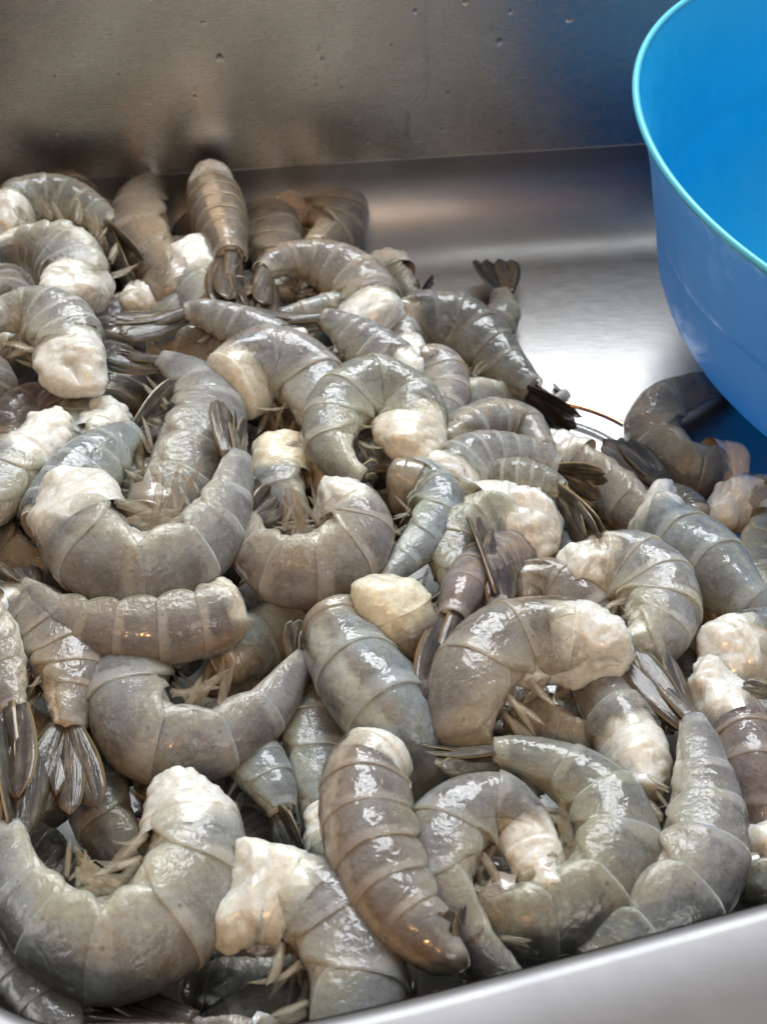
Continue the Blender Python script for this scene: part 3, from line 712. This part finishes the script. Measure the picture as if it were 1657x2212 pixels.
# ------------------------------------------------------------------ shrimp (picture units: x, y, radius[, mm towards the camera])
SHRIMP = [
 ('grey shrimp arched against the back wall in the top left corner, dark tail trailing down', [(5,470,42),(60,438,46),(130,438,48),(195,462,40),(243,495,28)], (308,612), 0, dict(legs=False,tone='olive')),
 ('small brown shrimp end poking up between the arched one and the back wall', [(262,408,28),(215,402,28),(160,410,26)], None, -8, dict(tone='umber',m=.4,meat=(.62,.42,.30),legs=False)),
 ('brown U-bent shrimp framing a dark hollow beside the back wall', [(380,640,45),(335,575,56),(308,505,58),(310,440,48),(350,402,32),(415,395,20)], (440,440,-10), 0, dict(legs=False,side=-1,m=.03,tone='umber')),
 ('upright shrimp seen on its back with a white stripe, tail pointing down', [(455,402,40),(468,450,50),(485,512,46),(498,560,34)], (512,668), 14, dict(stripe=.9,tone='umber',roll=85,m=.14,fan=.12,legs=False)),
 ('brown shrimp body tucked behind the upright striped one', [(520,425,40),(560,470,58),(590,530,60),(600,590,50)], None, -8, dict(tone='umber',m=.08)),
 ('dark brown shrimp curled in a ball at the top of the heap by the wall', [(618,462,36),(622,412,44),(672,398,52),(724,440,58),(726,502,54),(680,540,44)], None, 4, dict(side=-1,ve=1.6,tone='umber',m=.22,meat=(.6,.42,.3))),
 ('grey arched shrimp below the balled one with its tail curled down left', [(815,700,56),(785,632,58),(725,588,54),(660,565,42),(600,572,34),(568,590,26)], (540,668), 8, dict(tone='brown')),
 ('shrimp with a white wedge of torn meat beside the upright striped one', [(405,560,42),(425,610,48),(460,665,46)], None, 3, dict(m=.45,side=1,tone='pale')),
 ('grey curled shrimp at the left edge with pale meat end facing down', [(150,638,48),(168,592,64),(138,552,70),(78,530,56),(20,528,38),(-30,545,26)], (-60,600), 8, dict(m=.14,side=-1)),
 ('glossy shrimp at the left edge ending in a big white torn chunk', [(168,812,48),(152,748,64),(112,698,66),(58,678,52),(0,690,38),(-40,720,26)], (-60,790), 12, dict(m=.21,tone='pale')),
 ('small shrimp with white meat end under the left-pointing dark tail', [(290,640,30),(345,655,34),(400,690,34)], None, -6, dict(m=.5,legs=False,tone='pale')),
 ('shrimp with dark wet tail pointing left, above the middle arched one', [(640,770,46),(570,735,44),(500,703,42),(440,682,34),(398,680,24)], (244,712), 10, dict(side=1,fan=.16)),
 ('shrimp with long black-brown tail pointing left at the centre top', [(890,812,46),(835,785,50),(775,740,46),(725,705,34),(695,692,26)], (542,682), 16, dict(side=1,fan=.14)),
 ('pale glossy shrimp arched behind the black-brown tail', [(890,785,40),(850,725,44),(790,685,42),(725,670,34),(680,672,26)], None, 0, dict(tone='pale')),
 ('thick arched grey shrimp with white cut end at left, in the upper middle', [(492,832,66),(545,800,74),(612,795,76),(668,832,70),(700,892,56)], None, 10, dict(m=.07,rag=.4,side=None,sw=1.3,meat=(.9,.86,.78))),
 ('long shrimp hanging down with its striped tail pointing left', [(350,1130,60),(385,1060,80),(425,975,88),(443,890,76),(420,830,56),(380,798,38),(350,785,28)], (228,758), 4, dict(side=1,m=.03,fan=.17)),
 ('round balled green-grey shrimp showing radiating segment lines', [(890,975,50),(898,905,60),(850,855,64),(790,845,64),(732,885,62),(714,950,56),(742,1008,42),(785,1030,30)], (820,1030,-8), 16, dict(m=.14,tone='olive',meat=(.95,.90,.82),side=1,ve=1.5)),
 ('small rounded shrimp with an orange-brown flank behind the balled one', [(905,790,34),(945,795,44),(965,850,42),(950,905,36)], None, 0, dict(tone='pink',m=.1)),
 ('dark arched shrimp at the pile edge, black tail lying on the steel', [(862,702,46),(915,697,58),(985,714,66),(1050,762,60),(1105,812,46),(1145,845,34)], (1256,918), 3, dict(tone='dark',m=.06,fan=.18)),
 ('shrimp with its forked tail standing upright against the bright steel', [(1010,755,30),(1062,720,40),(1090,680,38),(1088,638,28)], (1062,562), -6, dict(tone='dark',fan=.22,side=-1,legs=False,fr=80)),
 ('small dark shrimp at the far edge with stubby upturned tail', [(830,585,36),(855,615,42),(880,640,36),(905,645,22)], (932,618), -6, dict(tone='dark',m=.3,meat=(.8,.75,.7),legs=False)),
 ('pale shrimp half hidden under the dark arched one', [(955,890,42),(1010,865,44),(1065,858,36),(1110,862,22)], None, -8, dict(tone='pale')),
 ('smooth grey shrimp back between balled shrimp and dark tails', [(955,965,30),(1010,932,42),(1075,915,46),(1130,930,44),(1160,965,34)], None, 2, dict(tone='pale',roll=40)),
 ('pale glossy shrimp right of centre with spread yellow tail spines', [(960,1050,60),(1020,1005,56),(1085,995,54),(1150,1000,46),(1205,1018,28)], (1312,1062), 10, dict(tone='pale',fan=.26,fr=60,sw=1.4,side=-1)),
 ('black-green wet tail shrimp lying across brown bodies right of centre', [(1040,1040,40,-14),(1080,1045,44,-9),(1135,1045,44,-3),(1185,1050,34),(1212,1062,25)], (1300,1180), 12, dict(tone='olive',fan=.11,fr=50,side=-1,m=.03)),
 ('shrimp ending in a large ragged white chunk right of centre', [(1175,1150,52),(1110,1130,62),(1040,1130,66),(985,1180,60),(990,1250,44)], None, 4, dict(m=.30,tone='olive',side=-1,rag=1.5)),
 ('shrimp with reddish-brown closed tail standing up below the ragged white chunk', [(1150,1430,50),(1120,1380,48),(1090,1335,40),(1078,1300,28)], (1038,1122), 14, dict(tone='purple',fan=.10,fr=30,legs=False)),
 ('folded blue-grey shrimp with an orange back edge at the centre', [(850,1040,48),(915,1055,54),(950,1095,50),(925,1150,44),(880,1200,34),(850,1235,24)], None, 8, dict(side=-1,tone='blue',roll=(20,10),m=.08)),
 ('plump curled shrimp with orange belly edge, centre left of the folded one', [(705,1082,46),(757,1108,62),(765,1168,70),(700,1222,76),(615,1222,76),(550,1175,58),(535,1120,36)], (590,1060), 15, dict(ve=1.3,tone='pink',m=.14,side=None,sw=1.2)),
 ('large U-shaped grey shrimp with white meat end and raised tail, upper left of centre', [(150,1078,68),(178,1145,88),(240,1212,88),(320,1226,82),(405,1190,78),(465,1120,68),(495,1050,52),(507,990,34)], (505,872), 22, dict(ve=1.2,m=.12,sw=1.5,fan=.17,fr=45)),
 ('shrimp with open silvery tail fan pointing up right behind the U-shaped one', [(90,1150,50),(140,1080,64),(205,1012,66),(262,960,50),(290,936,32)], (392,850), 9, dict(m=.03,side=-1,fan=.17,fr=72,sw=1.2,tone='blue')),
 ('shrimp with purple-brown tail curving behind the U-shaped one', [(520,1130,40),(470,1110,40),(430,1090,34),(400,1075,26)], (318,1022), 4, dict(tone='purple',fan=.17,fr=60,legs=False)),
 ('shrimp at left edge with a long ragged white strip of meat', [(118,925,28),(85,960,46),(45,1000,62),(0,1060,62),(-50,1110,50)], None, 9, dict(m=.40,tone='pale',side=1,rag=1.3,roll=-20)),
 ('white scrap-ended shrimp under the silvery tail fan', [(245,885,38),(225,930,42),(200,980,36)], None, -4, dict(m=.55,legs=False,tone='pale')),
 ('pale shrimp stub in the dark gap at the left of the heap', [(175,870,34),(180,920,40),(165,965,36)], None, -6, dict(m=.1,legs=False,tone='olive')),
 ('shrimp whose cream-coloured cut end faces out beside the raised tail', [(592,970,46),(598,1015,52),(610,1070,50)], None, -2, dict(m=.6,legs=False,meat=(1.1,1.02,.85))),
 ('long shallow-curved shrimp with orange underside and dark bruise at its head', [(508,1308,62),(450,1335,68),(370,1350,70),(285,1355,68),(190,1345,60),(110,1310,46),(60,1270,34)], (15,1215), 12, dict(side=-1,m=.05,ve=1.0,warm=.7,tone='pink',roll=(30,15),fan=.4,meat=(1,.97,.92))),
 ('thick glossy V-bent grey shrimp under the orange-bellied one', [(345,1395,60,-18),(290,1480,84,-5),(312,1570,96),(400,1600,86),(490,1580,76),(570,1525,62),(625,1460,46),(645,1425,32)], (655,1335,12), 4, dict(ve=1.0,m=.03,roll=10,sw=1.2,tone='grey')),
 ('green-grey shrimp behind the raised end of the glossy V-bent one', [(480,1430,50),(540,1390,60),(610,1350,58),(660,1310,44)], None, -8, dict(tone='blue')),
 ('slanting shrimp seen from above with saddle-shaped dark bands, centre', [(714,1332,60),(730,1378,66),(768,1442,80),(818,1512,86),(866,1580,74,-2),(890,1635,58,-8)], None, 9, dict(stripe=.45,roll=75,m=.14,tone='blue',side=1)),
 ('shrimp with a big round cream cut end facing the viewer, centre', [(835,1275,62,16),(850,1320,72,6),(880,1375,66,-4),(905,1420,52,-14)], None, 10, dict(m=.42,tone='brown',roll=60,meat=(1.08,1.03,.88),rag=.7)),
 ('narrow shrimp end-on with a dark spindle tail hanging down, centre', [(1130,1200,46,-34),(1085,1205,48,-24),(1048,1225,48,-12),(1015,1252,46,-2),(996,1290,44),(976,1340,32)], (945,1545), 12, dict(tone='purple',roll=80,fan=.07,legs=False,m=.05)),
 ('large arched brown-grey shrimp with white meat end pointing right', [(1315,1420,58),(1250,1390,78),(1160,1385,82),(1078,1410,88),(1022,1480,86),(1008,1560,70,-5),(1028,1640,46,-16)], None, 16, dict(ve=1.1,m=.20,tone='brown',sw=1.7,side=1)),
 ('pale curled shrimp behind the brown arched one, torn end facing left', [(1235,1215,42),(1300,1215,60),(1370,1235,74),(1425,1300,78),(1408,1375,66),(1350,1400,48),(1300,1372,32)], (1280,1340,-6), 5, dict(side=-1,ve=1.35,m=.16,tone='pale',rag=1.4)),
 ('wedge-shaped shrimp with white pointed meat at its upper end, right', [(1416,1080,34),(1430,1140,58),(1480,1190,74),(1540,1235,74),(1592,1282,52)], None, 8, dict(m=.28,tone='blue',side=-1,rag=1.3,roll=30)),
 ('dark C-shaped shrimp lying alone on the steel by the bowl', [(1605,1010,38),(1545,1015,48),(1465,1005,58),(1415,945,58),(1430,885,50),(1490,850,38)], None, 2, dict(legs=False,tone='dark',m=.10,meat=(.75,.68,.62))),
 ('shrimp with translucent white end by the right edge below the bowl', [(1560,1090,44),(1610,1085,52),(1665,1100,54)], None, 2, dict(side=-1,m=.6,legs=True,tone='pale')),
 ('brown shrimp sloping down behind the wet black-green tail', [(1190,975,36),(1250,1005,46),(1320,1055,50),(1380,1110,46),(1430,1150,36)], None, -4, dict(legs=False,tone='pink',side=1)),
 ('shrimp with a thin black pointed tail lying toward the bowl', [(1500,1120,34),(1465,1080,30),(1440,1060,22)], (1320,955), 3, dict(tone='dark',fan=.10,legs=False,m=.05)),
 ('yellowish shrimp cut by the right edge under the translucent end', [(1690,1130,40),(1650,1165,44),(1635,1215,40),(1650,1265,34)], None, 0, dict(legs=False,tone='olive',side=-1)),
 ('shrimp with broad white torn end at the right edge of the heap', [(1560,1410,56),(1610,1395,62),(1680,1380,60)], None, 2, dict(m=.42,tone='blue')),
 ('shrimp with flat ragged cream meat beside the long upright one', [(1525,1475,42),(1560,1520,56),(1600,1590,60),(1620,1670,60)], None, 3, dict(m=.42,tone='purple',roll=30,rag=1.5)),
 ('shrimp of which only a dark olive tail enters at the right edge', [(1760,1540,36),(1720,1530,32),(1690,1520,28)], (1590,1500), 10, dict(tone='olive',legs=False,fr=60)),
 ('long upright shrimp at right with dark split tail on top', [(1300,2110,64,-6),(1360,2030,74,-3),(1430,1965,84),(1488,1900,96),(1515,1820,90),(1518,1740,78),(1508,1660,64),(1500,1600,50),(1490,1560,34)], (1385,1405), 12, dict(m=.03,side=None,fan=.17,fr=60,tone='grey',sw=.9)),
 ('shrimp with smooth bulging cream meat between brown and upright ones', [(1385,1700,54),(1375,1640,66),(1345,1570,62),(1310,1510,50)], None, 2, dict(m=.50,side=1,rag=.6,roll=40)),
 ('big curled glossy shrimp low right with tail pointing left', [(1040,1950,60),(1120,1975,76),(1210,1960,88),(1288,1910,96),(1320,1820,98),(1285,1730,86),(1205,1670,68),(1120,1640,52),(1065,1632,38)], (922,1628,12), 13, dict(ve=1.05,m=.03,side=None,fan=.17,fr=30,tone='olive')),
 ('shrimp tucked inside the big curl with a drooping ragged meat end', [(1188,1950,32),(1162,1870,48),(1125,1790,62),(1062,1755,78),(988,1790,88),(958,1880,86),(985,1960,66)], None, 20, dict(ve=1.0,m=.26,tone='grey',rag=1.1,side=1,sw=1.2)),
 ('long shrimp seen from above with tan striped back, bottom centre', [(828,1628,70),(792,1675,80),(792,1750,88),(812,1840,92),(858,1940,90),(912,2010,80),(960,2060,60),(990,2050,42)], (985,1955,10), 24, dict(stripe=.5,ve=1.0,warm=.35,m=.06,meat=(1,1,1),roll=(50,40),side=None,tone='pink',legs=True)),
 ('shrimp with a huge white lumpy meat end, bottom left of centre', [(500,1945,88),(565,1922,86),(648,1945,96),(722,2010,104),(760,2100,106),(755,2200,102)], None, 14, dict(side=-1,m=.32,ve=1.1,tone='grey',sw=1.5,meat=(1.0,1.02,1.0))),
 ('largest pale grey U-shaped shrimp, bottom left, white meat end up', [(395,1705,62),(415,1785,96),(408,1880,114),(350,1980,120),(245,2038,120),(140,2005,108),(65,1925,86),(32,1850,60),(30,1790,44)], (34,1570), 12, dict(ve=1.1,m=.13,tone='pale',sw=1.4,side=None,fan=.17,fr=40)),
 ('brown shrimp at left edge with splayed golden tail hanging down', [(-20,1350,60),(40,1330,66),(105,1375,76),(150,1450,76),(150,1530,56),(142,1575,40)], (115,1770), 5, dict(side=-1,tone='brown',fan=.28,fr=80,sw=1.3)),
 ('dark slate shrimp deep between the golden tail and the pale U-shaped one', [(235,1620,50),(215,1690,62),(225,1760,60),(260,1830,50)], None, -12, dict(tone='dark')),
 ('grey shrimp pointing down with slim tail under the V-bent one', [(450,1540,44,-16),(490,1575,52,-10),(525,1615,56,-4),(560,1665,58),(590,1718,52),(605,1755,36)], (648,1860), -4, dict(tone='blue',fan=.16,side=-1)),
 ('slate shrimp behind the slanting banded one, window glint on its side', [(640,1480,50),(670,1540,64),(680,1620,66),(690,1700,56)], None, -10, dict(tone='blue')),
 ('small translucent white-ended shrimp left of the tan striped back', [(690,1745,26),(712,1800,42),(735,1870,46)], None, -4, dict(m=.55,legs=False,tone='pale')),
 ('tan shrimp cut off by the bottom left corner', [(-30,2050,50),(30,2100,54),(85,2160,54),(140,2230,50)], None, 2, dict(tone='pink',roll=20,side=1)),
 ('shrimp at the bottom edge of which a purple-brown tail shows', [(560,2260,50),(500,2240,44),(440,2222,32),(420,2210,26)], (176,2170), 2, dict(tone='purple',fan=.12,fr=40,legs=False)),
 ('banded blue-grey shrimp lying along the near rim', [(1010,2100,44),(1080,2095,48),(1160,2090,50),(1240,2085,48)], None, -14, dict(tone='blue',roll=30,side=1)),
 ('purple-grey shrimp in shadow right of the long upright one', [(1625,1590,40),(1630,1660,56),(1615,1740,62),(1600,1820,52)], None, -8, dict(tone='purple')),
 ('small shrimp with white end at the right edge near the rim', [(1640,1790,38),(1670,1830,46),(1720,1860,46)], None, -2, dict(m=.55,legs=False)),
 ('green-grey shrimp flank at the right edge just above the rim', [(1590,1900,40),(1650,1905,50),(1720,1900,50)], None, -8, dict(tone='olive')),
 ('brown shadowed shrimp under the arched one with the long legs', [(1120,1545,50),(1180,1575,56),(1240,1600,50)], None, -8, dict(tone='brown')),
 ('brown shrimp flank behind the reddish standing tail', [(1115,1270,44),(1180,1265,52),(1240,1300,50)], None, -6, dict(tone='brown')),
 ('slate shrimp with pointed flank low in the gap right of the tan back', [(1010,1930,36),(1040,1990,44),(1080,2040,44)], None, -10, dict(tone='blue')),
 ('tan shrimp body glimpsed under the two left-pointing tails', [(330,735,40),(390,745,46),(450,770,44)], None, -8, dict(tone='brown')),
 ('pink-grey shrimp with brown glints above the white-ended one at right edge', [(1520,1330,30),(1580,1315,36),(1650,1290,44)], None, -6, dict(tone='purple')),
 ('shrimp lying along the bottom edge left of the near rim', [(690,2130,56),(600,2170,54),(520,2210,50)], None, -10, dict(tone='grey')),
 ('grey shrimp at the left edge below the ragged white strip', [(-20,1150,50),(20,1195,50),(60,1220,40)], None, -10, dict(tone='brown')),
 ('slim shrimp tail hanging at the left edge over the golden one', [(-90,1300,54),(-50,1330,56),(-15,1375,54),(10,1430,48),(25,1485,42),(35,1535,32)], (22,1770), 14, dict(legs=False,tone='pink',fan=.14,fr=30,side=1)),
]
for lab, pts, tail, lift, kw in SHRIMP:
    shrimp(lab, pts, tail, lift, **kw)

NAMES = 'arched shrimp in the top left corner|small brown end poking up at the back wall|brown U-bent shrimp at the back wall|upright white-striped shrimp|brown shrimp tucked behind the striped one|dark ball-curled shrimp at the wall|arched shrimp under the dark ball|white torn wedge at the back|curled shrimp with meat end down at the left edge|glossy shrimp with the torn chunk at the left edge|small white-ended shrimp under the dark tail|upper shrimp with its wet tail pointing left|shrimp with the black-brown tail at centre top|pale glossy arch behind the black-brown tail|thick arched shrimp with the white cut end|long hanging shrimp with the striped tail|green-grey ball-curled shrimp|small rounded orange-flanked shrimp|dark arched shrimp at the pile edge|upright forked tail on the steel|small dark shrimp with the stubby tail|pale shrimp under the dark arched one|smooth grey back near the dark tails|pale shrimp with yellow tail spines|black-green wet tail|large ragged white chunk|reddish standing tail|folded blue-grey shrimp at the centre|plump curled orange-bellied shrimp|large U-shaped shrimp upper left of centre|open silvery tail fan|purple-brown tail behind the U-shaped shrimp|ragged white meat strip at the left edge|white scrap under the silvery fan|pale stub in the left gap|cream cut end beside the raised tail|long orange-bellied shrimp|glossy V-bent shrimp|green-grey shrimp behind the V-bent one|saddle-banded slanting shrimp|round cream cut end at the centre|dark spindle tail|large arched shrimp with white end pointing right|pale curled shrimp with torn end facing left|wedge-shaped shrimp at the right|dark C-shaped shrimp on the steel|translucent white end below the bowl|brown sloping shrimp behind the black-green tail|thin black pointed tail|yellowish shrimp at the right edge|broad white torn end at the right edge|flat ragged cream meat|dark olive tail at the right edge|long upright shrimp with the split tail|bulging cream meat|big glossy curl low right|drooping ragged meat end|tan striped back|huge white lumpy meat end|largest U-shaped shrimp bottom left|splayed golden tail|dark slate shrimp by the golden tail|slim downward tail under the V-bent shrimp|slate shrimp behind the banded one|small translucent end beside the tan back|tan shrimp in the bottom left corner|purple-brown tail at the bottom edge|banded shrimp along the near rim|purple-grey shrimp in shadow at the right|small white end by the near rim|green-grey flank above the rim|shadowed shrimp under the arched one|brown flank behind the standing tail|slate flank right of the tan back|tan body under the two left-pointing tails|pink-grey shrimp at the right edge|shrimp along the bottom edge|grey shrimp below the white meat strip|slim tail over the golden one'.split('|')
HANDLES = [(h, sum(c[0] for c in s[1]) / len(s[1]), sum(c[1] for c in s[1]) / len(s[1])) for h, s in zip(NAMES, SHRIMP)]
used = set()
def buried_label(x, y):
    for d, h, hx, hy in sorted((math.hypot(x - hx, y - hy), h, hx, hy) for h, hx, hy in HANDLES):
        words = ['above', 'beside', 'below'] if y < hy - 20 else (['below', 'beside', 'above'] if y > hy + 20 else ['beside', 'below', 'above'])
        words = words[:1] if abs(y - hy) > 1.5 * abs(x - hx) else words[:2]
        for w in words:
            t = 'dim buried shrimp %s the %s' % (w, h)
            if t not in used:
                used.add(t); return t
        if d > 170: break
    return 'dim brown shrimp buried beneath the top layer, glimpsed through a gap'

# loose shrimp underneath that carry the heap, seen only through its gaps
rng = random.Random(99)
spots = []
for k in range(5000):
    gx, gy = rng.uniform(-60, 1700), rng.uniform(430, 2230)
    P, _ = on_pile(gx, gy, -.020)
    if P[2] < .012 or pile(P[0], P[1]) < .030 or P[1] < .17 + .28 * (P[0] - .08): continue
    if all(math.hypot(gx - x, (gy - y) * 1.2) > 62 + gy * .034 for x, y in spots): spots.append((gx, gy))
KEEP = [0, 1, 2, 3, 5, 6, 7, 8, 9, 11, 12, 14, 16, 17, 18, 23, 24, 27, 30, 33, 34, 36, 42, 43, 45, 47, 52, 53, 54, 55, 56, 59, 60, 61, 65, 67, 68, 69, 73, 76, 77, 78, 79, 80, 82, 83, 84, 85, 86, 88, 90, 91, 92, 96, 98, 99, 100, 103, 105, 107, 110, 111, 112, 116, 118, 119, 120, 121, 123, 126, 128, 129, 130, 131, 132, 133, 136, 137, 139, 140, 141, 143, 145, 147, 149, 150, 152, 155, 156, 157, 160, 163, 165, 167, 169, 170, 171, 172, 173, 174, 177, 180]
for ki, (gx, gy) in enumerate(spots):
    rng = random.Random(1000 + ki)
    if KEEP is not None and ki not in KEEP: continue
    a = rng.uniform(0, 6.28); n_ = []
    bend = rng.choice((-1, 1)) * rng.uniform(.35, .6)
    x, y = gx, gy; rad = 42 + 26 * gy / 2200
    for k, w in enumerate((.75, 1.0, 1.0, .85, .6)):
        n_.append((x, y, rad * w)); x += math.cos(a) * rad * .9; y += math.sin(a) * rad * .7; a += bend
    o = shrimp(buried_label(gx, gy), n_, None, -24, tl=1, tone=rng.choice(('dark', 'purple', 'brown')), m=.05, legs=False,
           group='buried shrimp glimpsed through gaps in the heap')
    #KI o['ki'] = ki

# ------------------------------------------------------------------ water on the back wall
def on_wall(x, y):
    d = ray(x, y); # y = wall_y(x)
    t = (wall_y(0) - CAM[1]) / (d[1] - .12 * d[0]); return CAM + d * t
def drop(x, y, rx, rz, label):
    c = on_wall(x, y) + np.array([0, -.0002, 0]); V = []
    ux = norm([1, .12, 0]); un = np.array([ux[1], -ux[0], 0])
    nr, na = 7, 16
    for i in range(nr):
        f = math.pi / 2 * i / (nr - 1)
        for j in range(na):
            a = 2 * math.pi * j / na
            w = math.cos(f)
            V.append(ux * (rx * w * math.cos(a)) + np.array([0, 0, 1]) * (rz * w * math.sin(a) * (1.25 if math.sin(a) > 0 else .85)) + un * (min(rx, rz) * .38 * math.sin(f)))
    o = link_mesh('water_droplet', V, grid_faces(nr, na, True) + [tuple(range(na))[::-1]], M_WATER)
    o.location = c
    tag(o, label, 'water droplet', 'water droplets clinging to the back wall')
for i, (x, y, a, b) in enumerate([(475, 125, 10, 12), (440, 49, 8, 6), (422, 209, 6, 6), (697, 129, 6, 8), (685, 185, 8, 5), (737, 192, 3, 8), (545, 218, 4, 5), (547, 247, 5, 3), (120, 167, 3, 8),
        (257, 161, 4, 5), (125, 287, 5, 7), (240, 299, 3, 5), (795, 305, 3, 12), (1103, 25, 6, 9), (1078, 91, 9, 12), (968, 202, 5, 11), (846, 99, 4, 6), (907, 301, 10, 3), (954, 279, 6, 5), (1006, 5, 9, 9), (896, 25, 5, 8), (1230, 44, 12, 5)]):
    lab = {0: 'roundest clear water droplet, left of middle on the back wall', 14: 'largest water droplet near the dark blue reflection on the wall',
           12: 'thin upright water streak just above the bend of the wall'}.get(i, 'tiny clear water droplet clinging to the steel back wall')
    drop(x, y, a / 5200, b / 5200, lab)
path = [on_wall(x, y) for x, y in ((921, 5), (920, 60), (925, 130), (921, 205), (900, 232), (884, 252), (880, 300))]
pp = catmull([tuple(p) + (0,) for p in path], 6)[:, :3]
V = []
for k, p in enumerate(pp):
    w = .0006 * (1 + .5 * math.sin(k * 1.7))
    for a in np.linspace(0, 2 * math.pi, 8, endpoint=False): V.append(p + np.array([w * math.cos(a), -.35 * w * math.sin(a) - .0001, 0]))
o = link_mesh('water_trickle', V, grid_faces(len(pp), 8, True), M_WATER)
tag(o, 'thin crooked trickle of water running down the back wall', 'water trickle')
